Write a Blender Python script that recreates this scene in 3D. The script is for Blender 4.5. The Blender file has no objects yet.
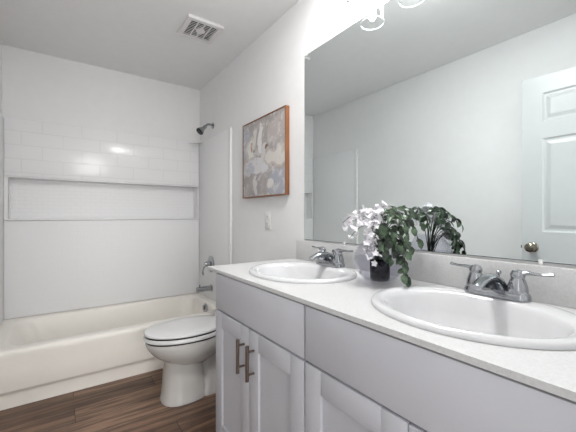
import bpy, bmesh, math, random
from mathutils import Vector, Matrix
R = math.radians
PI = math.pi
S = bpy.context.scene
COL = S.collection
random.seed(7)

# ------------------------------------------------------------------ camera, world, lights, exposure
CAM_H = 1.124
cam_data = bpy.data.cameras.new('camera')
cam_data.sensor_width = 36.0
cam_data.lens = 322.0 / 576.0 * 36.0
cam_data.clip_start = 0.02
cam = bpy.data.objects.new('camera', cam_data)
COL.objects.link(cam)
cam.location = (0, 0, CAM_H)
cam.rotation_euler = (R(90), 0, R(-35.3))
S.camera = cam

S.view_settings.view_transform = 'Standard'
S.view_settings.look = 'None'
S.view_settings.gamma = 1.0
S.view_settings.use_curve_mapping = False
S.view_settings.exposure = 1.86

world = bpy.data.worlds.new('world')
S.world = world
world.use_nodes = True
world.node_tree.nodes['Background'].inputs[0].default_value = (1.0, 1.0, 1.0, 1)
world.node_tree.nodes['Background'].inputs[1].default_value = 0.42

BULB = 5.0       # strength of the bulbs of the vanity light
CEILING_FILL = 22.0     # strength of the unseen ceiling lamp added as fill
def area(name, loc, rot, sx, sy, watts, col):
    l = bpy.data.lights.new(name, 'AREA')
    l.shape = 'RECTANGLE'; l.size = sx; l.size_y = sy; l.energy = watts; l.color = col
    o = bpy.data.objects.new(name, l); COL.objects.link(o)
    o.location = loc; o.rotation_euler = rot
    return o
# added fill light from the unseen hall, through the doorway behind the camera
area('hall_fill', (-0.05, -3.0, 1.35), (R(90), 0, R(0)), 1.3, 2.0, 17.0, (1.0, 0.99, 0.97))

# ------------------------------------------------------------------ materials
def lin(c):
    def f(v):
        v /= 255.0
        return v / 12.92 if v <= 0.04045 else ((v + 0.055) / 1.055) ** 2.4
    return (f(c[0]), f(c[1]), f(c[2]), 1)

class NT:
    def __init__(s, name):
        s.m = bpy.data.materials.new(name); s.m.use_nodes = True
        s.t = s.m.node_tree; s.n = s.t.nodes; s.l = s.t.links
        s.b = s.n['Principled BSDF']; s.out = s.n['Material Output']
    def new(s, typ, **kw):
        n = s.n.new(typ)
        for k, v in kw.items(): setattr(n, k, v)
        return n
    def link(s, a, b): s.l.new(a, b)
    def math(s, op, a, b=None):
        n = s.new('ShaderNodeMath', operation=op)
        for i, v in enumerate((a, b)):
            if v is None: continue
            if isinstance(v, (int, float)): n.inputs[i].default_value = v
            else: s.link(v, n.inputs[i])
        return n.outputs[0]
    def mix(s, f, a, b):
        n = s.new('ShaderNodeMix', data_type='RGBA')
        for i, v in ((0, f), (6, a), (7, b)):
            if isinstance(v, (int, float)): n.inputs[i].default_value = v
            elif isinstance(v, tuple): n.inputs[i].default_value = v
            else: s.link(v, n.inputs[i])
        return n.outputs[2]
    def ramp(s, fac, stops):
        n = s.new('ShaderNodeValToRGB')
        e = n.color_ramp.elements
        while len(e) < len(stops): e.new(0.5)
        for el, (p, c) in zip(e, stops):
            el.position = p; el.color = c
        s.link(fac, n.inputs[0])
        return n.outputs[0]
    def noise(s, scale, detail=3, vec=None, rough=0.5):
        n = s.new('ShaderNodeTexNoise')
        n.inputs['Scale'].default_value = scale; n.inputs['Detail'].default_value = detail
        n.inputs['Roughness'].default_value = rough
        if vec is None: vec = s.obj()
        s.link(vec, n.inputs['Vector'])
        return n.outputs['Fac']
    def obj(s):
        if not hasattr(s, '_tc'): s._tc = s.new('ShaderNodeTexCoord')
        return s._tc.outputs['Object']
    def bump(s, h, strength=0.2, dist=0.01):
        n = s.new('ShaderNodeBump')
        n.inputs['Strength'].default_value = strength; n.inputs['Distance'].default_value = dist
        s.link(h, n.inputs['Height']); s.link(n.outputs[0], s.b.inputs['Normal'])
    def plane(s, a, b, oa=0.0, ob=0.0):
        sep = s.new('ShaderNodeSeparateXYZ'); s.link(s.obj(), sep.inputs[0])
        com = s.new('ShaderNodeCombineXYZ')
        s.link(s.math('ADD', sep.outputs[a], oa), com.inputs[0]); s.link(s.math('ADD', sep.outputs[b], ob), com.inputs[1])
        return com.outputs[0]

def P(name, col, rough=0.5, metal=0.0, spec=0.5, var=0.0, scale=12.0, bump=0.0, bscale=60.0, coat=0.0):
    k = NT(name)
    c = col if len(col) == 4 else lin(col)
    k.b.inputs['Roughness'].default_value = rough
    k.b.inputs['Metallic'].default_value = metal
    k.b.inputs['Specular IOR Level'].default_value = spec
    k.b.inputs['Coat Weight'].default_value = coat
    v = max(var, 0.01)
    f = k.noise(scale, 3)
    lo = tuple(x * (1 - v) for x in c[:3]) + (1,); hi = tuple(min(1, x * (1 + v)) for x in c[:3]) + (1,)
    k.link(k.ramp(f, [(0.3, lo), (0.7, hi)]), k.b.inputs['Base Color'])
    if bump: k.bump(k.noise(bscale, 4), bump, 0.004)
    return k.m

M = {}
M['wall'] = P('wall_paint', (236, 236, 236), 0.75, var=0.01, bump=0.12, bscale=110)
M['ceiling'] = P('ceiling_paint', (238, 238, 238), 0.85, var=0.01, bump=0.25, bscale=70)
M['trim'] = P('trim_paint', (232, 233, 234), 0.4)
M['door'] = P('door_paint', (206, 208, 209), 0.35, bump=0.03, bscale=40)
M['cabinet'] = P('cabinet_paint', (201, 201, 207), 0.6, spec=0.3, var=0.01, bump=0.02, bscale=120)
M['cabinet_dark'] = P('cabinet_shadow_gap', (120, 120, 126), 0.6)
M['porcelain'] = P('porcelain', (213, 213, 215), 0.1, spec=0.55, coat=0.3)
M['porcelain_toilet'] = P('toilet_porcelain', (204, 202, 199), 0.1, spec=0.55, coat=0.3)
M['seat_plastic'] = P('toilet_seat_plastic', (220, 220, 220), 0.22)
M['tub'] = P('tub_enamel', (243, 239, 232), 0.38, spec=0.45)
M['chrome'] = P('chrome', (168, 170, 174), 0.06, metal=1.0)
M['nickel'] = P('satin_nickel', (120, 116, 110), 0.3, metal=1.0)
M['knob'] = P('knob_nickel', (140, 132, 120), 0.22, metal=1.0)
M['bronze'] = P('dark_pull_metal', (128, 114, 104), 0.34, metal=1.0)
M['black'] = P('rubber_and_gap_shade', (14, 14, 15), 0.5)  # black of the spray face, also painted shade in the toilet seat gaps
M['white_plastic'] = P('white_plastic', (232, 232, 230), 0.35)
M['vent_plastic'] = P('vent_plastic', (226, 224, 224), 0.45)
M['vent_dark'] = P('vent_dark_cavity', (22, 20, 21), 0.8)
M['frosted'] = P('thick_glass_rim', (246, 247, 248), 0.2)
M['dark'] = P('dark_slot', (20, 20, 20), 0.7)

# mirror
k = NT('mirror_silver'); k.b.inputs['Metallic'].default_value = 1.0; k.b.inputs['Roughness'].default_value = 0.0
k.link(k.ramp(k.noise(0.4, 0), [(0, lin((239, 246, 246))), (1, lin((240, 247, 247)))]), k.b.inputs['Base Color']); M['mirror'] = k.m
M['mirror_edge'] = P('mirror_edge', (70, 78, 76), 0.3)

# clear glass that lets the lamp light straight through (thin shade)
def glass(name, tint, amount):
    k = NT(name); k.n.remove(k.b)
    tr = k.new('ShaderNodeBsdfTransparent'); gl = k.new('ShaderNodeBsdfGlossy'); mx = k.new('ShaderNodeMixShader')
    tr.inputs[0].default_value = tint; gl.inputs['Roughness'].default_value = 0.03
    fr = k.new('ShaderNodeLayerWeight'); fr.inputs[0].default_value = 0.5
    fac = k.math('MULTIPLY', k.math('POWER', fr.outputs['Facing'], 3.0), amount)
    cl = k.ramp(k.noise(3, 1), [(0, (0.93, 0.94, 0.95, 1)), (1, (1, 1, 1, 1))]); k.link(cl, gl.inputs[0])
    k.link(fac, mx.inputs[0]); k.link(tr.outputs[0], mx.inputs[1]); k.link(gl.outputs[0], mx.inputs[2])
    k.link(mx.outputs[0], k.out.inputs[0])
    return k.m
M['shade_glass'] = glass('lamp_shade_glass', (0.98, 0.98, 0.98, 1), 0.8)
M['vase_glass'] = glass('vase_glass', (0.92, 0.92, 0.94, 1), 0.7)
M['water'] = glass('vase_water', (0.93, 0.93, 0.955, 1), 0.35)

k = NT('bulb_glow'); k.b.inputs['Base Color'].default_value = (1, 1, 1, 1)
k.b.inputs['Emission Color'].default_value = (1, 0.985, 0.97, 1); k.b.inputs['Emission Strength'].default_value = BULB
M['bulb'] = k.m

k = NT('fill_lamp_diffuser'); k.b.inputs['Base Color'].default_value = (1, 1, 1, 1)
k.b.inputs['Emission Color'].default_value = (1, 0.99, 0.98, 1); k.b.inputs['Emission Strength'].default_value = CEILING_FILL
M['fill_diffuser'] = k.m

# quartz counter
k = NT('quartz'); k.b.inputs['Roughness'].default_value = 0.3
v = k.new('ShaderNodeTexVoronoi'); v.inputs['Scale'].default_value = 260; k.link(k.obj(), v.inputs['Vector'])
speck = k.ramp(v.outputs['Distance'], [(0.10, (1, 1, 1, 1)), (0.2, (0, 0, 0, 1))])
thin = k.ramp(k.noise(90, 2), [(0.56, (0, 0, 0, 1)), (0.62, (1, 1, 1, 1))])
sp = k.math('MULTIPLY', speck, thin)
base = k.ramp(k.noise(160, 4), [(0.3, lin((202, 202, 202))), (0.7, lin((213, 213, 213)))])
k.link(k.mix(sp, base, lin((132, 128, 124))), k.b.inputs['Base Color']); M['quartz'] = k.m

# surround: moulded subway tile, three tile sizes
def tile(name, a, b, w, h, oa, ob, mort=0.004, dark=0.03, dist=0.003, rough=0.16):
    k = NT(name); k.b.inputs['Roughness'].default_value = rough
    br = k.new('ShaderNodeTexBrick'); br.offset = 0.5
    br.inputs['Scale'].default_value = 1.0; br.inputs['Brick Width'].default_value = w; br.inputs['Row Height'].default_value = h
    br.inputs['Mortar Size'].default_value = mort; br.inputs['Mortar Smooth'].default_value = 0.6
    k.link(k.plane(a, b, oa, ob), br.inputs['Vector'])
    base = lin((240, 240, 241)); mo = tuple(x * (1 - dark) for x in base[:3]) + (1,)
    k.link(k.mix(br.outputs['Fac'], base, mo), k.b.inputs['Base Color'])
    h_ = k.math('MULTIPLY', br.outputs['Fac'], -1.0)
    h2 = k.math('ADD', h_, k.math('MULTIPLY', k.noise(9, 1), 0.35))
    k.bump(h2, 0.45, dist)
    return k.m
M['tile_big'] = tile('subway_tile', 0, 2, 0.263, 0.106, -0.532 + 0.263 * 4, -1.751 + 1.06 * 2, 0.004, 0.08, 0.0014, 0.19)
M['tile_small'] = tile('mosaic_tile', 0, 2, 0.075, 0.030, 0, 0, 0.003, 0.04, 0.0010, 0.4)
M['tile_faint'] = tile('faint_tile', 0, 2, 0.10, 0.05, 0, 0, 0.0025, 0.012, 0.0006, 0.5)
M['tile_side'] = tile('side_tile', 1, 2, 0.263, 0.106, 0, -1.767 + 1.06 * 2, 0.003, 0.015, 0.0006, 0.45)
M['surround'] = P('surround_acrylic', (241, 241, 242), 0.25)

# floor planks (long side along x)
k = NT('floor_planks'); k.b.inputs['Roughness'].default_value = 0.42
br = k.new('ShaderNodeTexBrick'); br.offset = 0.37; br.offset_frequency = 2
br.inputs['Scale'].default_value = 1.0; br.inputs['Brick Width'].default_value = 1.22; br.inputs['Row Height'].default_value = 0.152
br.inputs['Mortar Size'].default_value = 0.0018; br.inputs['Mortar Smooth'].default_value = 0.1; br.inputs['Bias'].default_value = 0.0
br.inputs['Color1'].default_value = (0, 0, 0, 1); br.inputs['Color2'].default_value = (1, 1, 1, 1); br.inputs['Mortar'].default_value = (0.5, 0.5, 0.5, 1)
k.link(k.plane(0, 1, 0.70, 0.03), br.inputs['Vector'])
mp = k.new('ShaderNodeMapping'); mp.inputs['Scale'].default_value = (1.2, 16, 1); k.link(k.obj(), mp.inputs[0])
off = k.new('ShaderNodeVectorMath', operation='ADD'); k.link(mp.outputs[0], off.inputs[0])
sc = k.new('ShaderNodeVectorMath', operation='SCALE'); k.link(br.outputs['Color'], sc.inputs[0]); sc.inputs['Scale'].default_value = 17.0
k.link(sc.outputs[0], off.inputs[1])
g1 = k.noise(2.2, 6, off.outputs[0], 0.62)
wood = k.ramp(g1, [(0.30, lin((72, 52, 41))), (0.47, lin((118, 91, 73))), (0.60, lin((156, 126, 104))), (0.75, lin((104, 78, 62)))])
tone = k.mix(br.outputs['Color'], lin((188, 180, 174)), lin((255, 252, 250)))
mul = k.new('ShaderNodeMix', data_type='RGBA', blend_type='MULTIPLY'); mul.inputs[0].default_value = 1.0
k.link(wood, mul.inputs[6]); k.link(tone, mul.inputs[7])
k.link(k.mix(br.outputs['Fac'], mul.outputs[2], lin((38, 29, 24))), k.b.inputs['Base Color'])
k.bump(k.math('ADD', k.math('MULTIPLY', br.outputs['Fac'], -1.0), k.math('MULTIPLY', g1, 0.3)), 0.3, 0.002)
M['floor'] = k.m

# wooden picture frame
k = NT('frame_wood'); k.b.inputs['Roughness'].default_value = 0.45
mp = k.new('ShaderNodeMapping'); mp.inputs['Scale'].default_value = (20, 20, 2); k.link(k.obj(), mp.inputs[0])
k.link(k.ramp(k.noise(3, 4, mp.outputs[0]), [(0.3, lin((112, 72, 46))), (0.7, lin((152, 100, 64)))]), k.b.inputs['Base Color']); M['frame_wood'] = k.m

# abstract painting: soft patches on a lilac-grey ground (u along the wall, v up)
PW, PH = 0.573, 0.554
k = NT('abstract_paint'); k.b.inputs['Roughness'].default_value = 0.7
sep = k.new('ShaderNodeSeparateXYZ'); k.link(k.obj(), sep.inputs[0])
nz = k.new('ShaderNodeTexNoise'); nz.inputs['Scale'].default_value = 7; nz.inputs['Detail'].default_value = 5; k.link(k.obj(), nz.inputs['Vector'])
sn = k.new('ShaderNodeSeparateColor'); k.link(nz.outputs['Color'], sn.inputs[0])
u = k.math('ADD', k.math('ADD', k.math('DIVIDE', sep.outputs[1], -PW), 0.5), k.math('MULTIPLY', k.math('SUBTRACT', sn.outputs[0], 0.5), 0.30))
w = k.math('ADD', k.math('ADD', k.math('DIVIDE', sep.outputs[2], PH), 0.5), k.math('MULTIPLY', k.math('SUBTRACT', sn.outputs[1], 0.5), 0.30))
colr = k.ramp(k.noise(5, 4), [(0.3, lin((160, 153, 150))), (0.5, lin((176, 170, 168))), (0.7, lin((156, 150, 152)))])
def patch(cu, cv, ru, rv, col, hard=0.25, amt=1.0):
    global colr
    du = k.math('DIVIDE', k.math('SUBTRACT', u, cu), ru); dv = k.math('DIVIDE', k.math('SUBTRACT', w, cv), rv)
    d = k.math('ADD', k.math('MULTIPLY', du, du), k.math('MULTIPLY', dv, dv))
    f = k.ramp(d, [(1 - hard, (amt,) * 3 + (1,)), (1.0, (0, 0, 0, 1))])
    colr = k.mix(f, colr, lin(col))
patch(0.06, 0.75, 0.14, 0.22, (176, 178, 186)); patch(0.85, 0.16, 0.30, 0.17, (172, 175, 184))
patch(0.80, 0.80, 0.25, 0.16, (186, 178, 174)); patch(0.36, 0.40, 0.30, 0.13, (212, 211, 214))
patch(0.24, 0.62, 0.13, 0.16, (196, 190, 182)); patch(0.25, 0.62, 0.09, 0.12, (222, 219, 214))
patch(0.30, 0.75, 0.045, 0.13, (214, 210, 204)); patch(0.44, 0.76, 0.05, 0.20, (226, 224, 222))
patch(0.52, 0.56, 0.08, 0.12, (208, 206, 206)); patch(0.80, 0.47, 0.26, 0.115, (190, 182, 174))
patch(0.81, 0.47, 0.22, 0.09, (216, 211, 206)); patch(0.60, 0.60, 0.05, 0.03, (120, 96, 78))
patch(0.36, 0.60, 0.03, 0.03, (80, 66, 56)); patch(0.28, 0.66, 0.02, 0.07, (176, 150, 122))
patch(0.36, 0.15, 0.07, 0.13, (208, 205, 204)); patch(0.68, 0.17, 0.09, 0.09, (218, 214, 210))
patch(0.40, 0.21, 0.025, 0.03, (60, 52, 48)); patch(0.16, 0.36, 0.12, 0.09, (190, 190, 198))
scr = k.ramp(k.noise(16, 6, None, 0.7), [(0.52, (0, 0, 0, 1)), (0.60, (.75, .75, .75, 1))]); colr = k.mix(scr, colr, lin((212, 209, 206)))
scr = k.ramp(k.noise(21, 6, k.plane(2, 1, 3.0, 5.0), 0.7), [(0.60, (0, 0, 0, 1)), (0.66, (.7, .7, .7, 1))]); colr = k.mix(scr, colr, lin((136, 124, 116)))
k.link(colr, k.b.inputs['Base Color']); k.bump(k.noise(30, 5), 0.3, 0.003); M['painting'] = k.m

# plants
def leafmat(name, a, b, rough):
    k = NT(name); k.b.inputs['Roughness'].default_value = rough
    k.link(k.ramp(k.noise(30, 2), [(0.35, lin(a)), (0.65, lin(b))]), k.b.inputs['Base Color'])
    return k.m
M['leaf'] = leafmat('green_leaf', (14, 25, 17), (86, 110, 82), 0.36)
M['stem'] = leafmat('plant_stem', (40, 46, 36), (70, 80, 58), 0.6)
M['petal'] = leafmat('white_petal', (226, 222, 228), (244, 242, 245), 0.6)
M['pot'] = leafmat('dark_holder', (14, 13, 17), (34, 32, 39), 0.25)

# ------------------------------------------------------------------ mesh helpers
def box(bm, lo, hi, bev=0.0, seg=2):
    r = bmesh.ops.create_cube(bm, size=1.0)
    vs = r['verts']
    c = [(lo[i] + hi[i]) / 2 for i in range(3)]; s = [max(abs(hi[i] - lo[i]), 1e-5) for i in range(3)]
    for v in vs: v.co = Vector((c[0] + v.co.x * s[0], c[1] + v.co.y * s[1], c[2] + v.co.z * s[2]))
    if bev:
        es = list({e for v in vs for e in v.link_edges})
        bmesh.ops.bevel(bm, geom=es, offset=bev, segments=seg, affect='EDGES', profile=0.5)
    return vs

def loft(bm, rings, cap0=True, cap1=True, closed=True):
    vr = [[bm.verts.new(p) for p in ring] for ring in rings]
    n = len(vr[0])
    for a, b in zip(vr, vr[1:]):
        for i in range(n if closed else n - 1):
            j = (i + 1) % n
            try: bm.faces.new((a[i], a[j], b[j], b[i]))
            except ValueError: pass
    if cap0: bm.faces.new(list(reversed(vr[0])))
    if cap1: bm.faces.new(vr[-1])
    return vr

def lathe(bm, prof, origin=(0, 0, 0), axis=(0, 0, 1), n=32, cap0=True, cap1=True):
    q = Vector(axis).normalized().to_track_quat('Z', 'Y'); o = Vector(origin)
    rings = []
    for r, z in prof:
        r = max(r, 1e-4)
        rings.append([o + q @ Vector((r * math.cos(2 * PI * i / n), r * math.sin(2 * PI * i / n), z)) for i in range(n)])
    loft(bm, rings, cap0, cap1)

def smooth_path(pts, k=6):
    out = []
    P_ = [Vector(p) for p in pts]; P_ = [P_[0] * 2 - P_[1]] + P_ + [P_[-1] * 2 - P_[-2]]
    for i in range(1, len(P_) - 2):
        a, b, c, d = P_[i - 1:i + 3]
        for j in range(k):
            t = j / k
            out.append(0.5 * ((2 * b) + (c - a) * t + (2 * a - 5 * b + 4 * c - d) * t * t + (3 * b - a - 3 * c + d) * t ** 3))
    out.append(P_[-2]); return out

def tube(bm, pts, rad, n=14, smooth=6, squash=1.0, up=(0, 0, 1)):
    if smooth: ps = smooth_path(pts, smooth)
    else: ps = [Vector(p) for p in pts]
    m = len(ps)
    rads = rad if isinstance(rad, (list, tuple)) else [rad] * len(pts)
    def rr(i):
        t = i / (m - 1) * (len(rads) - 1); a = int(min(t, len(rads) - 2)) if len(rads) > 1 else 0
        return rads[a] + (rads[min(a + 1, len(rads) - 1)] - rads[a]) * (t - a)
    rings = []; upv = Vector(up)
    for i, p in enumerate(ps):
        d = (ps[min(i + 1, m - 1)] - ps[max(i - 1, 0)]).normalized()
        s = d.cross(upv)
        if s.length < 1e-3: s = d.cross(Vector((1, 0, 0)))
        s.normalize(); t = s.cross(d).normalized(); r = rr(i)
        rings.append([p + s * (r * math.cos(2 * PI * j / n)) + t * (r * squash * math.sin(2 * PI * j / n)) for j in range(n)])
    loft(bm, rings)

def rrect(cx, cy, hx, hy, r, z, N=12):
    r = min(r, hx - 1e-4, hy - 1e-4); pts = []
    for (sx, sy, a0) in ((1, 1, 0), (-1, 1, 90), (-1, -1, 180), (1, -1, 270)):
        for i in range(N + 1):
            a = R(a0 + 90 * i / N)
            pts.append(Vector((cx + sx * (hx - r) + r * math.cos(a), cy + sy * (hy - r) + r * math.sin(a), z)))
    return pts

def egg(cx, cy, af, ab, w, z, n=48, p=2.0):
    pts = []
    for i in range(n):
        a = 2 * PI * i / n; c, s = math.cos(a), math.sin(a)
        c_ = math.copysign(abs(c) ** (2 / p), c); s_ = math.copysign(abs(s) ** (2 / p), s)
        pts.append(Vector((cx + (ab if c > 0 else af) * c_, cy + w * s_, z)))
    return pts

def empty(name, loc, label, cat, group=None, rotz=0.0):
    o = bpy.data.objects.new(name, None); COL.objects.link(o)
    o.empty_display_size = 0.05
    o.location = loc; o.rotation_euler = (0, 0, rotz)
    tag(o, label, cat, group); return o
def tag(o, label=None, cat=None, group=None, kind=None):
    if label: o['label'] = label
    if cat: o['category'] = cat
    if group: o['group'] = group
    if kind: o['kind'] = kind
    return o
def root_loc(p):
    l = Vector((0, 0, 0))
    while p is not None: l += p.location; p = p.parent
    return l
def build(name, bm, mat, parent=None, smooth=True, angle=35, world=True, origin=None, label=None):
    """One mesh object from a bmesh written in world coordinates; a child keeps its root's origin."""
    bmesh.ops.recalc_face_normals(bm, faces=bm.faces[:])
    me = bpy.data.meshes.new(name)
    off = Vector((0, 0, 0))
    if world: off = root_loc(parent) if parent is not None else Vector(origin or (0, 0, 0))
    bmesh.ops.translate(bm, vec=-off, verts=bm.verts[:])
    bm.to_mesh(me); bm.free()
    me.materials.append(mat)
    if smooth and len(me.polygons):
        me.polygons.foreach_set('use_smooth', [True] * len(me.polygons))
        me.set_sharp_from_angle(angle=R(angle))
    o = bpy.data.objects.new(name, me); COL.objects.link(o)
    if parent is not None: o.parent = parent
    elif origin is not None: o.location = origin
    if label: o['label'] = label
    return o
def struct(name, bm, mat, **kw):
    return tag(build(name, bm, mat, **kw), kind='structure')
def B(): return bmesh.new()
def copy_tree(o, parent=None):
    c = o.copy(); COL.objects.link(c)
    if parent is not None: c.parent = parent
    for ch in [x for x in COL.objects if x.parent == o]: copy_tree(ch, c)
    return c

# ------------------------------------------------------------------ room shell
XL, XR, YB, YF, ZC = -0.355, 1.169, 3.216, -0.06, 2.413
NX0, NX1, NZ0, NZ1, ND = -0.322, 1.140, 1.098, 1.420, 0.10    # niche in the back wall
bm = B(); box(bm, (XL - .12, -3.3, -.1), (XR + .12, YB + .25, 0)); struct('floor', bm, M['floor'], smooth=False)
bm = B(); box(bm, (XL - .12, YF - .12, ZC), (XR + .12, YB + .25, ZC + .1)); struct('ceiling', bm, M['ceiling'], smooth=False)
bm = B(); box(bm, (XL - .12, YF - .12, 0), (XL, YB + .25, ZC)); struct('wall_left', bm, M['wall'], smooth=False)
bm = B(); box(bm, (XR, YF - .12, 0), (XR + .12, YB + .25, ZC)); struct('wall_right', bm, M['wall'], smooth=False)
bm = B()
box(bm, (XL, YB, 0), (XR, YB + .25, NZ0)); box(bm, (XL, YB, NZ1), (XR, YB + .25, ZC))
box(bm, (XL, YB, NZ0), (NX0, YB + .25, NZ1)); box(bm, (NX1, YB, NZ0), (XR, YB + .25, NZ1))
box(bm, (NX0, YB + ND, NZ0), (NX1, YB + .25, NZ1))
struct('wall_back', bm, M['wall'], smooth=False)
DX0, DX1, DZ = -0.31, 0.53, 2.05
bm = B()
box(bm, (XL, YF - .12, 0), (DX0, YF, ZC)); box(bm, (DX1, YF - .12, 0), (XR, YF, ZC)); box(bm, (DX0, YF - .12, DZ), (DX1, YF, ZC))
struct('wall_front', bm, M['wall'], smooth=False)
bm = B()
box(bm, (DX1 + .002, YF + .0005, 0.001), (DX1 + .06, YF + .016, DZ + .0015), .003)
box(bm, (DX0 - .03, YF + .0005, DZ + .002), (DX1 + .06, YF + .016, DZ + .06), .003)
struct('trim_1', bm, M['trim'])
bm = B(); box(bm, (XR - .014, 1.548, 0.001), (XR - .0005, 2.44, .085), .004); struct('baseboard_right', bm, M['trim'])
bm = B(); box(bm, (XL + .0005, 0.0, 0.001), (XL + .014, 2.44, .085), .004); struct('baseboard_left', bm, M['trim'])

# open entry door, folded back along the left wall (seen in the mirror)
DY0, DY1, DF = 0.055, 0.867, -0.237
door = tag(bpy.data.objects.new('door_1', None), kind='structure'); COL.objects.link(door); door.location = (DF, DY0, 0)
bm = B()
H0, H1, ST = 0.012, 2.035, 0.112
ys = [(DY0 + ST, (DY0 + DY1) / 2 - .055), ((DY0 + DY1) / 2 + .055, DY1 - ST)]
zs = [(0.24, 0.80), (1.02, 1.63), (1.735, 1.925)]
box(bm, (DF - .035, DY0, H0), (DF, DY0 + ST, H1)); box(bm, (DF - .035, DY1 - ST, H0), (DF, DY1, H1))
box(bm, (DF - .035, ys[0][1], H0), (DF, ys[1][0], H1))
for z0, z1 in ((H0, zs[0][0]), (zs[0][1], zs[1][0]), (zs[1][1], zs[2][0]), (zs[2][1], H1)):
    for y0, y1 in ys: box(bm, (DF - .035, y0, z0), (DF, y1, z1))
build('door_slab', bm, M['door'], door, smooth=False)
for y0, y1 in ys:
    for z0, z1 in zs:
        bm = B(); cy, cz, hy, hz = (y0 + y1) / 2, (z0 + z1) / 2, (y1 - y0) / 2, (z1 - z0) / 2
        rings = []
        for ins, dx in ((0, 0), (.010, -.009), (.022, -.009), (.044, -.002)):
            rings.append([Vector((DF + dx, cy + sy * (hy - ins), cz + sz * (hz - ins))) for sy, sz in ((-1, -1), (1, -1), (1, 1), (-1, 1))])
        rings = [[p + Vector((-.03 - (p.x - DF), 0, 0)) for p in rings[0]]] + rings
        loft(bm, rings); build('door_panel', bm, M['door'], door, smooth=False)
bm = B(); lathe(bm, [(.0, 0), (.032, 0), (.033, .004), (.028, .009), (.012, .012), (.011, .03), (.024, .036), (.031, .048), (.029, .060), (.018, .068), (.0, .070)], (DF + .0005, DY1 - .062, .917), (1, 0, 0))
build('door_knob', bm, M['knob'], door)
bm = B(); box(bm, (DF - .029, DY1, .885), (DF - .006, DY1 + .002, .945)); box(bm, (DF - .024, DY1 + .002, .906), (DF - .011, DY1 + .011, .926), .002); build('latch', bm, M['bronze'], door)
for hz in (.25, 1.05, 1.85):
    bm = B(); lathe(bm, [(.007, 0), (.007, .09)], (DF + .006, DY0 - .008, hz), n=12); build('hinge', bm, M['nickel'], door)

# ------------------------------------------------------------------ bathtub
TY0, TY1, TZ = 2.454, YB - .002, .342
tub = empty('bathtub', (0.407, 2.835, 0), 'glossy off-white alcove bathtub below the tiled surround', 'bathtub')
cx, cy = (XL + XR) / 2, (TY0 + TY1) / 2; hx, hy = (XR - XL) / 2 - .002, (TY1 - TY0) / 2
bm = B(); rings = []
for dy, z in ((.020, .001), (.026, .078), (.025, .084), (.005, .100), (.003, .108), (.002, .20), (.0, .30), (.0, TZ - .024), (.0025, TZ - .013), (.0075, TZ - .005), (.017, TZ)):
    rings.append([Vector((p.x, p.y + (dy if p.y < cy else 0), p.z)) for p in rrect(cx, cy, hx, hy, .003, z)])
def tring(f, b, l, r_, rad, z):
    x0, x1, y0, y1 = XL + l, XR - r_, TY0 + f, TY1 - b
    return rrect((x0 + x1) / 2, (y0 + y1) / 2, (x1 - x0) / 2, (y1 - y0) / 2, rad, z)
rings += [tring(.075, .045, .07, .075, .11, TZ), tring(.083, .052, .08, .083, .12, TZ - .004), tring(.092, .06, .095, .09, .13, TZ - .022),
          tring(.115, .075, .16, .105, .15, TZ - .15), tring(.14, .10, .25, .125, .16, .085), tring(.18, .14, .31, .17, .15, .048), tring(.25, .21, .42, .26, .10, .042)]
loft(bm, rings); build('tub_body', bm, M['tub'], tub, angle=50)
bm = B(); lathe(bm, [(.0, 0), (.044, 0), (.046, .004), (.038, .009), (.010, .011), (.0, .011)], (XR - .098, 2.80, .290), (-1, 0, .12))
box(bm, (XR - .124, 2.792, .283), (XR - .106, 2.808, .322), .004); build('overflow_plate', bm, M['chrome'], tub, label='chrome overflow plate with trip lever')
bm = B(); lathe(bm, [(.0, 0), (.03, 0), (.03, .003), (.0, .005)], (XR - .42, 2.86, .0425)); build('drain', bm, M['chrome'], tub)

# ------------------------------------------------------------------ tub surround
SZ = 1.872; T = .010
sur = empty('tub_surround', (0.407, YB, TZ), 'white moulded subway-tile surround lining three sides above the bathtub', 'shower wall')
yb = YB - T
x0, x1 = XL + T + .002, XR - T - .002
bm = B(); box(bm, (x0, yb, NZ1 + .010), (x1, YB - .001, SZ), .003); build('upper_panel', bm, M['tile_big'], sur)
bm = B(); box(bm, (x0, yb - .002, TZ + .007), (x1, YB - .001, NZ0 - .012), .002); build('lower_panel', bm, M['tile_faint'], sur)
bm = B(); box(bm, (NX0 + .002, YB + ND - .008, NZ0 + .002), (NX1 - .002, YB + ND - .001, NZ1 - .002)); build('niche_back', bm, M['tile_small'], sur)
bm = B()
box(bm, (x0, yb - .003, NZ1 - .006), (x1, YB + ND - .009, NZ1 - .001)); box(bm, (x0, yb - .003, NZ1 - .006), (x1, YB - .001, NZ1 + .0095), .002)
box(bm, (NX0 + .001, yb, NZ0 + .006), (NX0 + .006, YB + ND - .009, NZ1 - .006)); box(bm, (NX1 - .006, yb, NZ0 + .006), (NX1 - .001, YB + ND - .009, NZ1 - .006))
box(bm, (x0, yb, NZ0 - .004), (NX0 + .004, YB - .001, NZ1 - .006)); box(bm, (NX1 - .004, yb, NZ0 - .004), (x1, YB - .001, NZ1 - .006))
bb = bm.copy() if False else None
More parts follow.
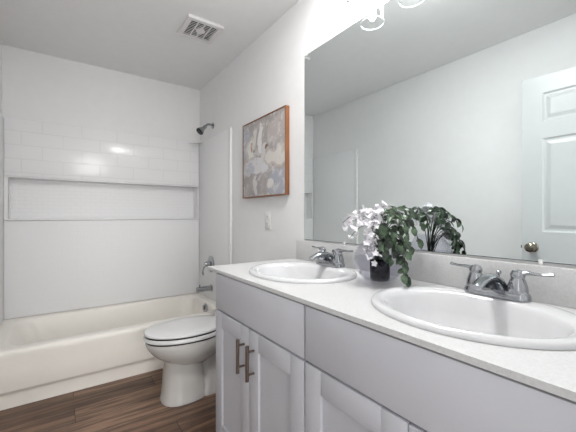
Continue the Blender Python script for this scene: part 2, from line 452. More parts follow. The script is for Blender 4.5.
# keep the return faces inside the opening
build('niche_frame', bm, M['surround'], sur)
bm = B(); box(bm, (x0, yb - .010, NZ0 - .008), (x1, YB - .001, NZ0 + .005), .003); box(bm, (NX0 + .001, YB - .002, NZ0 + .001), (NX1 - .001, YB + ND - .009, NZ0 + .005)); build('niche_ledge', bm, M['surround'], sur)
for sx, xw in ((1, XR), (-1, XL)):
    a, b = (xw - T, xw - .001) if sx > 0 else (xw + .001, xw + T)
    bm = B(); box(bm, (a, 2.478, TZ + .002), (b, YB - .001, SZ - .012), .003); build('side_panel', bm, M['tile_side'], sur)
    a, b = (xw - .019, xw - .001) if sx > 0 else (xw + .001, xw + .019)
    bm = B(); box(bm, (a, 2.448, TZ + .003), (b, 2.486, SZ - .012), .006, 3); build('edge_strip', bm, M['surround'], sur)
    # small rounded corner shelf at the top of the corner
    xs = xw - sx * (T + .001); bm = B(); ring0 = [Vector((xs, yb - .0005, 0))]
    for i in range(13):
        a_ = R(90 * i / 12); rr_ = .110 - .045 * math.sin(2 * a_)
        ring0.append(Vector((xs - sx * rr_ * math.cos(a_), yb - .0005 - rr_ * math.sin(a_), 0)))
    if sx > 0:
        loft(bm, [[p + Vector((0, 0, z)) for p in ring0] for z in (SZ - .016, SZ - .004)]); build('corner_cap', bm, M['surround'], sur)

# ------------------------------------------------------------------ shower fittings on the right wall
y = 2.865
sh = empty('overhead_shower', (XR, y, 1.968), 'chrome shower head on a bent arm high on the right wall', 'shower head')
bm = B(); lathe(bm, [(0, 0), (.030, 0), (.029, .004), (.014, .010), (0, .010)], (XR - .0005, y, 1.968), (-1, 0, 0)); build('flange', bm, M['chrome'], sh)
bm = B(); tube(bm, [(XR - .004, y, 1.968), (XR - .025, y, 1.976), (XR - .055, y, 1.970), (XR - .076, y, 1.948)], .0105); build('arm', bm, M['chrome'], sh)
ax = Vector((-.70, -.05, -.70)).normalized(); o0 = Vector((XR - .073, y, 1.951))
bm = B(); lathe(bm, [(0, 0), (.016, .0), (.018, .014), (.015, .022), (.017, .034), (.032, .062), (.0365, .074), (.0365, .080), (0, .081)], o0, ax); build('head', bm, M['chrome'], sh)
bm = B(); lathe(bm, [(0, 0), (.034, 0), (.033, .006), (0, .007)], o0 + ax * .081, ax); build('spray_face', bm, M['black'], sh, label='black spray face')
vy = 2.885; vz = .675
sv = empty('shower_valve', (XR - T, vy, vz), 'chrome single-lever shower valve on the right surround panel above the spout', 'shower valve')
bm = B(); lathe(bm, [(0, 0), (.076, 0), (.077, .004), (.066, .012), (.030, .018), (0, .018)], (XR - T - .0005, vy, vz), (-1, 0, 0), 40); build('plate', bm, M['chrome'], sv)
bm = B(); lathe(bm, [(0, .014), (.026, .016), (.024, .045), (.020, .060), (.010, .066), (0, .067)], (XR - T, vy, vz), (-1, 0, 0)); build('hub', bm, M['chrome'], sv)
bm = B(); tube(bm, [(XR - T - .054, vy, vz), (XR - T - .07, vy + .004, vz - .03), (XR - T - .078, vy + .008, vz - .07), (XR - T - .074, vy + .010, vz - .10)], [.012, .010, .008, .009], squash=.7); build('lever', bm, M['chrome'], sv)
sp_ = empty('tub_spout', (XR - T, 2.875, .450), 'chrome tub spout low on the right surround panel over the bathtub', 'tub spout')
bm = B(); tube(bm, [(XR - T - .001, 2.875, .450), (XR - T - .06, 2.875, .450), (XR - T - .105, 2.875, .449), (XR - T - .140, 2.875, .446)], [.025, .025, .0255, .026], n=20); build('spout_body', bm, M['chrome'], sp_)
bm = B(); lathe(bm, [(0, 0), (.006, 0), (.006, .018), (.009, .020), (.008, .027), (0, .028)], (XR - T - .115, 2.875, .465)); build('diverter_pull', bm, M['chrome'], sp_)
bm = B(); lathe(bm, [(0, 0), (.034, 0), (.034, .008), (.027, .012)], (XR - T - .0005, 2.875, .450), (-1, 0, 0)); build('flange', bm, M['chrome'], sp_)

# ------------------------------------------------------------------ toilet
ty = 2.035; tx = .670
tl = empty('toilet', (tx, ty, 0), 'white two-piece toilet with closed lid between bathtub and vanity', 'toilet')
bm = B()
rings = [egg(tx, ty, f, b, w, z, 56, p) for z, f, b, w, p in (
    (.190, .060, .11, .06, 2.3), (.228, .130, .16, .104, 2.3), (.252, .162, .20, .128, 2.2), (.274, .196, .215, .148, 2.1), (.300, .225, .225, .165, 2.1),
    (.332, .248, .23, .168, 2.1), (.358, .258, .235, .171, 2.1), (.371, .257, .233, .169, 2.1), (.376, .248, .225, .170, 2.1), (.376, .200, .16, .125, 2.0), (.37, .190, .15, .115, 2.0), (.30, .16, .11, .09, 2.0), (.24, .09, .06, .05, 2.0))]
loft(bm, rings)
# front column of the pedestal
loft(bm, [egg(tx - .045, ty, f, b, w, z, 40, 2.5) for z, f, b, w in (
    (.001, .128, .16, .118), (.012, .128, .16, .118), (.030, .122, .15, .110), (.09, .117, .14, .105), (.17, .111, .13, .099), (.225, .107, .12, .096), (.262, .120, .14, .105))])
# trapway behind it
loft(bm, [rrect(tx + .24, ty, hx_, hy_, .06, z, 6) for z, hx_, hy_ in ((.001, .20, .105), (.02, .20, .103), (.045, .185, .080), (.16, .18, .072), (.26, .19, .085), (.33, .20, .12), (.392, .20, .15))])
build('bowl', bm, M['porcelain_toilet'], tl, angle=50)
def plate(z0, z1, f, b, w, r=.007, dome=0.0):
    bm = B()
    loft(bm, [egg(tx, ty, f - r, b - r, w - r, z0, 56, 2.1), egg(tx, ty, f, b, w, z0 + r * .7, 56, 2.1), egg(tx, ty, f, b, w, z1 - r, 56, 2.1),
              egg(tx, ty, f - r * .4, b - r * .4, w - r * .4, z1 - r * .35, 56, 2.1), egg(tx, ty, f - r * 1.4, b - r * 1.4, w - r * 1.4, z1, 56, 2.1),
              egg(tx, ty, f * .55, b * .55, w * .55, z1 + dome, 56, 2.1), egg(tx, ty, .01, .01, .01, z1 + dome * 1.2, 56, 2.1)])
    return bm
build('seat', plate(.383, .408, .268, .225, .176), M['seat_plastic'], tl)
build('lid', plate(.415, .434, .265, .225, .173, dome=.003), M['seat_plastic'], tl)
for s in (-1, 1):
    for zb in (.3885, .4145):
        pass
bm = B()
loft(bm, [egg(tx, ty, 0.259, .217, .167, .375, 56, 2.1), egg(tx, ty, .259, .217, .167, .417, 56, 2.1)]); build('gap_shade_ring', bm, M['black'], tl, label='black ring standing in for the shade under the seat and lid')  # black ring paints the shade in the gaps under seat and lid
for s in (-1, 1):
    bm = B(); box(bm, (tx + .205, ty + s * .075 - .022, .389), (tx + .245, ty + s * .075 + .022, .445), .008, 3); build('hinge', bm, M['seat_plastic'], tl)
    bm = B(); lathe(bm, [(0, 0), (.014, 0), (.014, .012), (.009, .02), (0, .021)], (tx + .16, ty + s * .098, .028), (0, s * .25, 1), 16); build('bolt_cap', bm, M['seat_plastic'], tl)
bm = B(); loft(bm, [rrect(1.050, ty, a, b, .03, z, 8) for z, a, b in ((.388, .085, .185), (.40, .09, .195), (.70, .102, .215), (.712, .100, .213))]); build('tank', bm, M['porcelain_toilet'], tl)
bm = B(); loft(bm, [rrect(1.050, ty, a, b, .03, z, 8) for z, a, b in ((.7125, .106, .220), (.718, .110, .224), (.738, .110, .224), (.746, .104, .218))]); build('tank_lid', bm, M['porcelain_toilet'], tl)
bm = B(); lathe(bm, [(0, 0), (.014, 0), (.014, .01), (0, .012)], (.952, ty + .15, .655), (-1, 0, 0), 16); tube(bm, [(.936, ty + .15, .655), (.934, ty + .11, .650), (.934, ty + .075, .642)], .006); build('flush_lever', bm, M['chrome'], tl)

# ------------------------------------------------------------------ vanity cabinets
CX0, CX1 = .632, XR - .004          # carcass front and back
CT = .8550                          # carcass top
def make_cabinet(y1, UW, split=None):
    y0 = y1 - UW
    c = empty('vanity_cabinet', (CX0, y1, 0), 'x', 'cabinet', 'vanity sink cabinets')
    bm = B(); t = .018
    box(bm, (CX0, y1 - t, .001), (CX1, y1, CT)); box(bm, (CX0, y0, .001), (CX1, y0 + t, CT))
    box(bm, (CX0, y0 + t, .10), (CX1, y1 - t, .118)); box(bm, (CX1 - .008, y0 + t, .118), (CX1, y1 - t, CT - .06))
    box(bm, (CX0, y0 + t, CT - .03), (CX0 + t, y1 - t, CT)); box(bm, (CX0, y0 + t, .655), (CX0 + t, y1 - t, .690))
    box(bm, (CX0 + .004, (split or (y0 + y1) / 2) - .02, .118), (CX0 + .019, (split or (y0 + y1) / 2) + .02, .655))
    build('carcass', bm, M['cabinet'], c, smooth=False)
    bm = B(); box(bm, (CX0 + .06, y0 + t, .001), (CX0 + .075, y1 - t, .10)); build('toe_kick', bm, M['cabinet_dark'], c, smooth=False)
    g = .0042; fx0, fx1 = CX0 - .0205, CX0 - .0005
    bm = B(); box(bm, (fx0, y0 + g, .684), (fx1, y1 - g, CT - .005), .0018); build('drawer_front', bm, M['cabinet'], c)
    ym = split or (y0 + y1) / 2; z0, z1 = .084, .676; st = .070
    for s, (a, b) in ((1, (ym + .002, y1 - g)), (-1, (y0 + g, ym - .002))):
        bm = B()
        box(bm, (fx0, a, z0), (fx1, a + st, z1), .0014); box(bm, (fx0, b - st, z0), (fx1, b, z1), .0014)
        box(bm, (fx0, a + st, z1 - st), (fx1, b - st, z1), .0014); box(bm, (fx0, a + st, z0), (fx1, b - st, z0 + st), .0014)
        box(bm, (fx0 + .009, a + st - .004, z0 + st - .004), (fx1 - .003, b - st + .004, z1 - st + .004))
        d = build('door', bm, M['cabinet'], c)
        hy_ = ym + s * .040
        bm = B(); hz0, hz1 = .493, .628
        tube(bm, [(fx0 - .030, hy_, hz0), (fx0 - .030, hy_, hz1)], 0.0072, smooth=0, n=14)
        for hz in (hz0 + .024, hz1 - .024): tube(bm, [(fx0 + .0005, hy_, hz), (fx0 - .030, hy_, hz)], .0045, smooth=0, n=10)
        h = build('handle', bm, M['bronze'], d, label='dark metal bar pull')
    return c
cab = make_cabinet(1.470, .692, 1.131)
cab['label'] = 'grey shaker sink cabinet beside the toilet, its two dark bar pulls in view'
cab2 = make_cabinet(.777, .720)
cab2['label'] = 'grey shaker sink cabinet nearest the camera, under the right-hand sink'

# ------------------------------------------------------------------ countertop with two oval cut-outs
CY0, CY1, KX0, KX1, KZ0, KZ1 = -.055, 1.556, .605, XR - .003, .8565, .8705
SINKS = [1.148, .424]; SCX = .885; SB, SA = .224, .264
ct = empty('countertop', (KX0, CY1, KZ0), 'white speckled quartz countertop with two oval sinks over the vanity', 'countertop')
bm = B()
cutb, cuta = SB - .014, SA - .014
segs = [(CY0, SINKS[1] - .30, None), (SINKS[1] - .30, SINKS[1] + .30, SINKS[1]), (SINKS[1] + .30, SINKS[0] - .30, None), (SINKS[0] - .30, SINKS[0] + .30, SINKS[0]), (SINKS[0] + .30, CY1, None)]
def quad(a, b, c, d): bm.faces.new([bm.verts.new(p) for p in (a, b, c, d)])
for (ya, yb_, sc_) in segs:
    for z in (KZ0, KZ1):
        if sc_ is None:
            quad((KX0, ya, z), (KX1, ya, z), (KX1, yb_, z), (KX0, yb_, z))
        else:
            N = 96; inn, outp = [], []
            corners = [(KX0, ya), (KX1, ya), (KX1, yb_), (KX0, yb_)]
            angs = [2 * PI * i / N for i in range(N)]
            for (px, py) in corners:
                ca = math.atan2(py - sc_, px - SCX) % (2 * PI)
                i = min(range(N), key=lambda q: abs(((angs[q] - ca + PI) % (2 * PI)) - PI)); angs[i] = ca
            for a in angs:
                c_, s_ = math.cos(a), math.sin(a)
                t_ = min((KX1 - SCX) / c_ if c_ > 1e-9 else (KX0 - SCX) / c_ if c_ < -1e-9 else 9, (yb_ - sc_) / s_ if s_ > 1e-9 else (ya - sc_) / s_ if s_ < -1e-9 else 9)
                outp.append((SCX + t_ * c_, sc_ + t_ * s_, z))
                rr_ = 1 / math.sqrt((c_ / cutb) ** 2 + (s_ / cuta) ** 2)
                inn.append((SCX + rr_ * c_, sc_ + rr_ * s_, z))
            for i in range(N):
                j = (i + 1) % N; quad(inn[i], inn[j], outp[j], outp[i])
            if z == KZ0:
                low = inn
            else:
                for i in range(N):
                    j = (i + 1) % N; quad(low[i], low[j], inn[j], inn[i])
    quad((KX0, ya, KZ0), (KX0, yb_, KZ0), (KX0, yb_, KZ1), (KX0, ya, KZ1)); quad((KX1, ya, KZ0), (KX1, yb_, KZ0), (KX1, yb_, KZ1), (KX1, ya, KZ1))
for yy in (CY0, CY1): quad((KX0, yy, KZ0), (KX1, yy, KZ0), (KX1, yy, KZ1), (KX0, yy, KZ1))
bmesh.ops.remove_doubles(bm, verts=bm.verts[:], dist=1e-5)
build('slab', bm, M['quartz'], ct, smooth=False)
bm = B(); box(bm, (XR - .023, CY0, KZ1 + .0005), (XR - .002, 1.536, KZ1 + .108), .002); build('backsplash', bm, M['quartz'], ct)

# ------------------------------------------------------------------ sinks and faucets
def make_sink(yc):
    s = empty('drop_in_sink', (SCX, yc, KZ1), 'x', 'sink', 'oval drop-in sinks')
    bm = B(); z0 = KZ1 + .0008
    def el(b, a, dx, z, n=96): return [Vector((SCX + dx + b * math.cos(2 * PI * i / n), yc + a * math.sin(2 * PI * i / n), z)) for i in range(n)]
    loft(bm, [el(SB - .016, SA - .016, 0, z0 - .006), el(SB - .006, SA - .006, 0, z0), el(SB, SA, 0, z0), el(SB + .0005, SA + .0005, 0, z0 + .005), el(SB - .004, SA - .004, 0, z0 + .011), el(SB - .012, SA - .012, -.0005, z0 + .0145),
              el(SB - .026, SA - .024, -.005, z0 + .0135), el(.176, SA - .040, -.017, z0 + .0105), el(.170, SA - .046, -.018, z0 + .007), el(.163, SA - .054, -.019, z0 - .006),
              el(.152, SA - .068, -.020, z0 - .045), el(.128, SA - .100, -.020, z0 - .095), el(.09, .11, -.018, z0 - .125), el(.045, .05, -.015, z0 - .137), el(.022, .022, -.015, z0 - .140)], cap0=False, cap1=True)
    build('basin', bm, M['porcelain'], s, angle=60)
    bm = B(); lathe(bm, [(0, 0), (.021, 0), (.021, .002), (.016, .003), (0, .007)], (SCX - .015, yc, z0 - .1395), n=20); build('drain', bm, M['chrome'], s)
    return s
sk = make_sink(SINKS[0]); sk['label'] = 'white oval drop-in sink at the far end of the countertop, left of the vase'
sk2 = copy_tree(sk); sk2.location.y = SINKS[1]; sk2['label'] = 'white oval drop-in sink nearest the camera, right of the vase'

def make_faucet(yc):
    fx = SCX + .186; z0 = KZ1 + .0145
    f = empty('faucet', (fx, yc, z0), 'x', 'faucet', 'chrome two-handle faucets')
    bm = B(); loft(bm, [rrect(fx, yc, a, b, .027, z, 8) for z, a, b in ((z0, .028, .089), (z0 + .010, .028, .089), (z0 + .016, .026, .087), (z0 + .022, .021, .082), (z0 + .0225, .012, .072))]); build('base', bm, M['chrome'], f)
    bm = B(); secs = [((.010, .012), (.2, .98), .034, .020), ((.006, .030), (.35, .94), .031, .019), ((-.008, .046), (.75, .66), .026, .0165), ((-.032, .056), (.97, .22), .021, .014),
            ((-.064, .057), (1, -.10), .018, .012), ((-.096, .050), (.95, -.30), .0165, .011), ((-.122, .039), (.85, -.52), .016, .0105)]
    rings = []
    for (dx, dz), (tx_, tz_), wy, ht in secs:       # each ring is square to the path, wide across and shallow
        l_ = math.hypot(tx_, tz_); nx_, nz_ = tz_ / l_, tx_ / l_
        rings.append([Vector((fx + dx + nx_ * ht * math.sin(2 * PI * q / 24), yc + wy * math.cos(2 * PI * q / 24), z0 + dz + nz_ * ht * math.sin(2 * PI * q / 24))) for q in range(24)])
    loft(bm, rings); build('spout', bm, M['chrome'], f)
    bm = B(); lathe(bm, [(0, 0), (.0035, 0), (.0035, .040), (.007, .044), (.007, .052), (0, .056)], (fx + .021, yc, z0 + .020), n=14); build('lift_rod', bm, M['chrome'], f)
    for s in (1, -1):
        hy_ = yc + s * .057
        bm = B(); lathe(bm, [(0, .018), (.0255, .018), (.0265, .026), (.0245, .040), (.0195, .056), (.0165, .062), (.0185, .066), (.0185, .074), (.013, .083), (0, .087)], (fx, hy_, z0), n=28)
        tube(bm, [(fx, hy_ + s * .004, z0 + .074), (fx + .002, hy_ + s * .03, z0 + .078), (fx + .004, hy_ + s * .056, z0 + .077), (fx + .006, hy_ + s * .082, z0 + .080)], [.011, .008, .0065, .0075], n=12, squash=.65)
        build('handle', bm, M['chrome'], f)
    return f
fa = make_faucet(SINKS[0] + .01); fa['label'] = 'chrome two-handle faucet of the far sink, left of the vase'
fa2 = copy_tree(fa); fa2.location.y = SINKS[1] + .006; fa2['label'] = 'chrome two-handle faucet of the near sink, right of the vase'

# ------------------------------------------------------------------ mirror
MY0, MY1, MZ0, MZ1 = -.02, 1.475, .987, 2.056
mi = empty('mirror', (XR, MY1, MZ0), 'large frameless wall mirror above the double vanity', 'mirror')
bm = B(); box(bm, (XR - .0065, MY0, MZ0), (XR - .0012, MY1, MZ1)); build('mirror_backing', bm, M['mirror_edge'], mi, smooth=False)
bm = B(); bm.faces.new([bm.verts.new(p) for p in ((XR - .0067, MY0 + .002, MZ0 + .002), (XR - .0067, MY1 - .002, MZ0 + .002), (XR - .0067, MY1 - .002, MZ1 - .002), (XR - .0067, MY0 + .002, MZ1 - .002))])
build('mirror_glass', bm, M['mirror'], mi, smooth=False)
for (yy, zz, s) in ((MY1 - .02, MZ1, 1), (.345, MZ0, -1), (1.15, MZ0, -1), (.30, MZ1, 1)):
    bm = B(); box(bm, (XR - .011, yy - .006, zz - .008), (XR - .0068, yy + .006, zz + .008), .002); build('clip', bm, M['white_plastic'], mi, label='small clear plastic mirror clip')

# ------------------------------------------------------------------ vanity light above the mirror
LYS = [1.062, .842, .622, .402]; LX = XR - .109; LZ = 2.078
vl = empty('vanity_light', (XR, .732, 2.22), 'four-lamp vanity light with clear glass shades above the mirror', 'light fixture')
bm = B(); box(bm, (XR - .022, .33, 2.185), (XR - .001, 1.134, 2.265), .004); build('back_plate', bm, M['nickel'], vl)
for ly in LYS:
    bm = B(); tube(bm, [(XR - .02, ly, 2.225), (XR - .07, ly, 2.235), (LX, ly, 2.225)], .008); lathe(bm, [(0, .012), (.022, .008), (.025, -.004), (.022, -.030), (0, -.031)], (LX, ly, 2.222), n=24); build('arm', bm, M['nickel'], vl)
    bm = B(); prof = [(.026, 2.20), (.040, 2.186), (.050, 2.16), (.055, 2.12), (.0575, LZ), (.0560, LZ), (.0535, 2.12), (.0485, 2.16), (.038, 2.184), (.026, 2.196)]
    lathe(bm, prof, (LX, ly, 0), n=36, cap0=False, cap1=False); sh_ = build('glass_shade', bm, M['shade_glass'], vl)
    bm = B(); lathe(bm, [(.0556, LZ - .001), (.0582, LZ - .001), (.0586, LZ + .002), (.0580, LZ + .005), (.0556, LZ + .005), (.0552, LZ + .002), (.0556, LZ - .001)], (LX, ly, 0), n=40, cap0=False, cap1=False); build('shade_rim', bm, M['frosted'], sh_)
    bm = B(); lathe(bm, [(.0, 2.092), (.009, 2.094), (.016, 2.104), (.018, 2.12), (.016, 2.14), (.011, 2.165), (.011, 2.188), (0, 2.190)], (LX, ly, 0), n=24); build('bulb', bm, M['bulb'], vl)

cl = empty('added_ceiling_fill', (.76, .90, ZC), 'round white ceiling lamp added out of view as fill above the front edge of the vanity', 'light fixture')  # unseen lamp, added only to brighten the room
bm = B(); lathe(bm, [(.165, -.001), (.168, -.02), (.160, -.024), (.150, -.024), (.150, -.001)], (.76, .90, ZC), n=48, cap0=False, cap1=False); build('ring', bm, M['white_plastic'], cl)
bm = B(); lathe(bm, [(.149, -.014), (.145, -.030), (.120, -.048), (.08, -.058), (.0, -.062)], (.76, .90, ZC), n=48, cap0=False, cap1=False); build('fill_diffuser', bm, M['fill_diffuser'], cl)

# ------------------------------------------------------------------ things on the right wall
px = XR - .030; py = (1.634 + 2.207) / 2; pz0, pz1 = 1.257, 1.811
pic = empty('framed_painting', (px, py, (pz0 + pz1) / 2), 'square abstract painting in a thin orange-brown wood frame on the right wall', 'painting')
bm = B(); y0, y1 = 1.634, 2.207; fw = .007
box(bm, (px - .001, y0, pz0), (XR - .001, y0 + fw, pz1)); box(bm, (px - .001, y1 - fw, pz0), (XR - .001, y1, pz1))
box(bm, (px - .001, y0 + fw, pz0), (XR - .001, y1 - fw, pz0 + fw)); box(bm, (px - .001, y0 + fw, pz1 - fw), (XR - .001, y1 - fw, pz1)); build('frame', bm, M['frame_wood'], pic, smooth=False)
bm = B(); box(bm, (px + .002, y0 + fw + .001, pz0 + fw + .001), (XR - .004, y1 - fw - .001, pz1 - fw - .001)); build('canvas', bm, M['painting'], pic, smooth=False)

oy, oz = 1.885, 1.094
ol = empty('wall_outlet', (XR, oy, oz), 'white two-socket outlet plate on the right wall below the painting', 'outlet')
bm = B(); box(bm, (XR - .006, oy - .036, oz - .059), (XR - .0008, oy + .036, oz + .059), .003); build('plate', bm, M['white_plastic'], ol)
for dz in (.026, -.026):
    bm = B(); loft(bm, [rrect(0, 0, .0165, .0165, .008, 0, 6), rrect(0, 0, .016, .016, .008, .0022, 6)])
    for v in bm.verts: v.co = Vector((XR - .0061 - v.co.z, oy + v.co.x, oz + dz + v.co.y))
    rc = build('receptacle', bm, M['white_plastic'], ol)
    bm = B()
    for s in (-1, 1): box(bm, (XR - .0090, oy + s * .006 - .001, oz + dz - .003), (XR - .0083, oy + s * .006 + .001, oz + dz + .006))
    box(bm, (XR - .0090, oy - .002, oz + dz - .011), (XR - .0083, oy + .002, oz + dz - .007)); build('slots', bm, M['dark'], rc)

# ------------------------------------------------------------------ ceiling vent
vx0, vx1, vy0, vy1 = .667, .908, 2.032, 2.280
vn = empty('ceiling_vent', ((vx0 + vx1) / 2, (vy0 + vy1) / 2, ZC), 'square white slotted exhaust fan cover on the ceiling', 'exhaust vent')
bm = B(); fwid = .031
zt, zb = ZC - .001, ZC - .022
for (a, b, c_, d_) in ((vx0, vx1, vy0, vy0 + fwid), (vx0, vx1, vy1 - fwid, vy1), (vx0, vx0 + fwid, vy0 + fwid, vy1 - fwid), (vx1 - fwid, vx1, vy0 + fwid, vy1 - fwid)):
    box(bm, (a, c_, zb), (b, d_, zt), .003)
build('vent_frame', bm, M['vent_plastic'], vn)
bm = B(); box(bm, (vx0 + fwid, vy0 + fwid, ZC - .006), (vx1 - fwid, vy1 - fwid, zt)); build('fan_cavity', bm, M['vent_dark'], vn)
bm = B(); ix0, ix1, iy0, iy1 = vx0 + fwid, vx1 - fwid, vy0 + fwid, vy1 - fwid
ns = 10
for i in range(ns + 1):
    yy = iy0 + (iy1 - iy0) * i / ns; box(bm, (ix0, yy - .0022, ZC - .0205), (ix1, yy + .0022, ZC - .0185))
for xx in (ix0 + .045, (ix0 + ix1) / 2, ix1 - .045): box(bm, (xx - .004, iy0, ZC - .0207), (xx + .004, iy1, ZC - .0183))
mx_, my_ = (ix0 + ix1) / 2, (iy0 + iy1) / 2
loft(bm, [[Vector((mx_ + a * q, my_ + b * q, z)) for a, b in ((.034, 0), (0, .05), (-.034, 0), (0, -.05))] for q, z in ((1, ZC - .012), (1, ZC - .021), (.7, ZC - .0225))])
build('grille', bm, M['vent_plastic'], vn, smooth=False)

# ------------------------------------------------------------------ vase and bouquet
VX, VY = .993, .800
ZV = KZ1 + .0008
va = empty('glass_vase', (VX, VY, ZV), 'round clear glass bowl vase between the two sinks, holding the bouquet', 'vase')
prof_o = [(.0, 0), (.034, .0), (.050, .008), (.070, .030), (.0845, .060), (.0870, .082), (.0835, .106), (.072, .130), (.058, .148), (.052, .158), (.0535, .166)]
prof_i = [(.0505, .166), (.049, .158), (.055, .147), (.069, .129), (.0805, .105), (.084, .082), (.0815, .060), (.067, .032), (.047, .012), (.030, .007), (.0, .006)]
prof_o = [(a * 1.10, b * 1.04) for a, b in prof_o]; prof_i = [(a * 1.10, b * 1.04) for a, b in prof_i]
bm = B(); lathe(bm, prof_o + prof_i, (VX, VY, ZV), n=48, cap0=False, cap1=False); build('bowl', bm, M['vase_glass'], va, angle=60)
bm = B(); lathe(bm, [(a * 1.10, b * 1.04) for a, b in [(.0, .0075), (.029, .0085), (.046, .0135), (.066, .033), (.0803, .0605), (.0828, .080), (.0815, .094), (0, .094)]], (VX, VY, ZV), n=48); build('water', bm, M['water'], va, angle=60)

RV = Vector((math.cos(R(35.3)), -math.sin(R(35.3)), 0)); FV = Vector((math.sin(R(35.3)), math.cos(R(35.3)), 0))
VC = Vector((VX, VY, 0))
def at(r, f, z): return VC + RV * r + FV * f + Vector((0, 0, z))
hold = empty('flower_holder', tuple(at(.002, 0, ZV + .010)), 'dark ribbed stem holder standing inside the glass bowl vase', 'stem holder')
bm = B(); n = 60
ring = lambda rr_, z: [at(.002, 0, z) + Vector((math.cos(2 * PI * i / n), math.sin(2 * PI * i / n), 0)) * (rr_ + (.0022 if (i // 3) % 2 else 0)) for i in range(n)]
loft(bm, [ring(.032, ZV + .0095), ring(.034, ZV + .02), ring(.035, ZV + .088), ring(.033, ZV + .090), ring(.028, ZV + .088)]); build('holder_body', bm, M['pot'], hold, angle=60)

def add_leaf(bm, pos, d, nrm, L, W, curl=.25, tip=1.0):
    d = d.normalized(); s = d.cross(nrm)
    if s.length < 1e-3: s = d.cross(Vector((0.3, 0.9, 0.2)))
    s.normalize(); u_ = s.cross(d).normalized()
    rows = []
    for t, w_ in ((0, .08), (.15, .62), (.35, .98), (.55, 1.0), (.75, .74), (.9, .38), (1.0, .03)):
        c0 = pos + d * (L * t) + u_ * (-curl * L * t * t)
        row = []
        for q in (-1, -.5, 0, .5, 1):
            row.append(bm.verts.new(c0 + s * (W * .5 * w_ * q) + u_ * (W * .16 * w_ * abs(q))))
        rows.append(row)
    for a, b in zip(rows, rows[1:]):
        for i in range(4): bm.faces.new((a[i], a[i + 1], b[i + 1], b[i]))

# green sprays: stems leave the holder, arch out and droop
gr = empty('green_foliage', tuple(at(.002, 0, ZV + .09)), 'leafy green sprays arching over the right side of the glass vase', 'foliage')
rng = random.Random(21)
bs, bl = B(), B()
def spray(pts, nl, L, W, start=.25, rs=.0016):
    ps = smooth_path(pts, 8); m = len(ps)
    tube(bs, pts, [rs, rs * .6], n=6, smooth=6)
    for i in range(nl):
        t = start + (1 - start) * i / max(1, nl - 1); k_ = min(int(t * (m - 1)), m - 2)
        p = ps[k_]; d = (ps[k_ + 1] - ps[k_]).normalized()
        side = d.cross(Vector((0, 0, 1)));
        if side.length < .2: side = RV.copy()
        side.normalize(); sg = 1 if i % 2 else -1
        last = i == nl - 1
        dir_ = d * (1.2 if last else .75) + side * sg * (0 if last else .8) + Vector((rng.uniform(-.25, .25), rng.uniform(-.25, .25), -.35 + rng.uniform(-.25, .15)))
        nrm = Vector((0, 0, 1)) * .6 - FV * .75 + Vector((rng.uniform(-.4, .4), rng.uniform(-.4, .4), rng.uniform(-.2, .3)))
        s_ = rng.uniform(.85, 1.15)
        add_leaf(bl, p, dir_, nrm, L * s_, W * s_, rng.uniform(.05, .35))
Z0 = ZV + .09
H = [((.03, -.02, .245), (.075, -.03, .285), (.118, -.03, .268), (.150, -.03, .220)),
     ((.02, -.01, .235), (.045, -.02, .275), (.075, -.03, .285), (.105, -.05, .262)),
     ((.01, -.03, .220), (.020, -.06, .255), (.030, -.09, .250), (.055, -.12, .215)),
     ((.03, -.02, .210), (.065, -.05, .238), (.095, -.07, .222), (.118, -.08, .165)),
     ((.02, -.03, .195), (.045, -.06, .215), (.065, -.085, .195), (.082, -.10, .140)),
     ((.01, -.03, .180), (.015, -.07, .205), (.030, -.105, .185), (.020, -.12, .130)),
     ((.0, -.02, .200), (-.010, -.05, .225), (-.012, -.08, .205), (-.005, -.10, .165)),
     ((.02, .01, .230), (.035, .03, .275), (.06, .05, .290), (.085, .05, .270)),
     ((.03, .01, .215), (.075, .02, .255), (.115, .02, .250), (.135, .01, .210)),
     ((.02, -.02, .200), (.040, -.05, .250), (.055, -.07, .262), (.080, -.09, .240)),
     ((.0, -.04, .165), (.006, -.085, .175), (.012, -.105, .145), (.010, -.110, .100)),
     ((.02, -.04, .160), (.035, -.08, .170), (.050, -.10, .140), (.056, -.105, .095)),
     ((-.01, -.04, .175), (-.014, -.075, .185), (-.016, -.095, .160), (-.012, -.105, .125)),
     ((.00, -.02, .215), (.005, -.04, .262), (.018, -.06, .275), (.04, -.08, .258))]
for i, pts in enumerate(H):
    base = at(rng.uniform(-.012, .018), rng.uniform(-.012, .012), Z0 - .012)
    spray([base] + [at(r_, f_, ZV + z_) for r_, f_, z_ in pts], 8, .036, .0225, .36)
# the long sprig hanging down in front of the bowl
spray([at(.012, -.010, Z0 - .012), at(.03, -.05, ZV + .175), at(.050, -.10, ZV + .165), at(.050, -.130, ZV + .110), at(.040, -.140, ZV + .062), at(.048, -.148, ZV + .042)], 10, .036, .0225, .42)
build('stems', bs, M['stem'], gr); build('leaves', bl, M['leaf'], gr, angle=70)

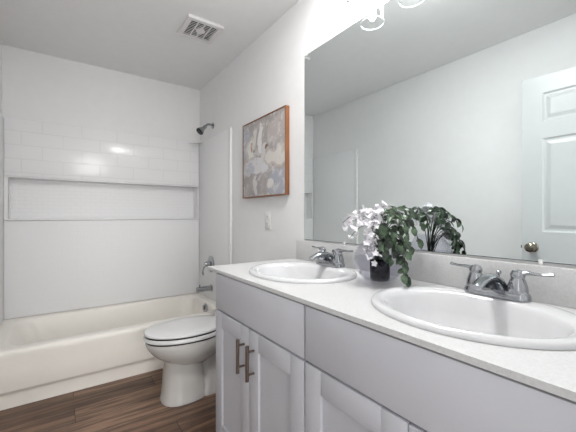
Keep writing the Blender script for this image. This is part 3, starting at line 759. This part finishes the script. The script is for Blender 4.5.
wf = empty('white_flowers', tuple(at(-.008, 0.005, ZV + .09)), 'white blossom sprays over the left side of the glass vase', 'flowers')
bs, bf = B(), B(); rng = random.Random(5)
W_ = [((-.02, -.01, .20), (-.05, -.02, .245), (-.105, -.03, .255), (-.146, -.035, .228)),
      ((-.02, -.02, .18), (-.05, -.04, .215), (-.09, -.06, .210), (-.130, -.07, .170)),
      ((-.01, .0, .21), (-.025, .0, .255), (-.05, .0, .270), (-.08, -.01, .268)),
      ((.0, .01, .22), (.005, .01, .270), (.02, .01, .290), (.04, .0, .288)),
      ((-.02, -.03, .17), (-.04, -.06, .195), (-.06, -.08, .165), (-.072, -.09, .115)),
      ((-.01, -.03, .19), (-.02, -.05, .230), (-.04, -.07, .225), (-.05, -.085, .185)),
      ((-.0, -.02, .21), (-.005, -.03, .255), (-.02, -.045, .262), (-.035, -.06, .245)),
      ((-.02, -.05, .16), (-.035, -.085, .170), (-.045, -.10, .135), (-.048, -.105, .095)),
      ((-.02, .02, .20), (-.05, .04, .235), (-.09, .05, .235), (-.128, .05, .205)),
      ((-.01, .02, .21), (-.01, .03, .260), (.0, .04, .28), (.02, .05, .285))]
def blossom(c, r_):
    up_ = Vector((rng.uniform(-.6, .6), rng.uniform(-.6, .6), rng.uniform(.1, 1))) - FV * rng.uniform(0, .7); up_.normalize()
    a_ = up_.orthogonal().normalized(); b_ = up_.cross(a_)
    for i in range(5):
        t = 2 * PI * i / 5 + rng.uniform(-.2, .2)
        add_leaf(bf, c, a_ * math.cos(t) + b_ * math.sin(t) + up_ * .45, up_, r_, r_ * .8, .2)
for pts in W_:
    base = at(rng.uniform(-.018, .0), rng.uniform(-.01, .015), Z0 - .010)
    wp = [base] + [at(r_, f_, ZV + z_) for r_, f_, z_ in pts]
    tube(bs, wp, [.0016, .001], n=6)
    ps = smooth_path(wp, 8); m = len(ps)
    for i in range(15):
        k_ = int((.36 + .64 * i / 14) * (m - 1))
        blossom(ps[min(k_, m - 1)] + Vector((rng.uniform(-.014, .014), rng.uniform(-.014, .014), rng.uniform(-.012, .014))), rng.uniform(.011, .016))
build('stems', bs, M['stem'], wf); build('petals', bf, M['petal'], wf, angle=70)
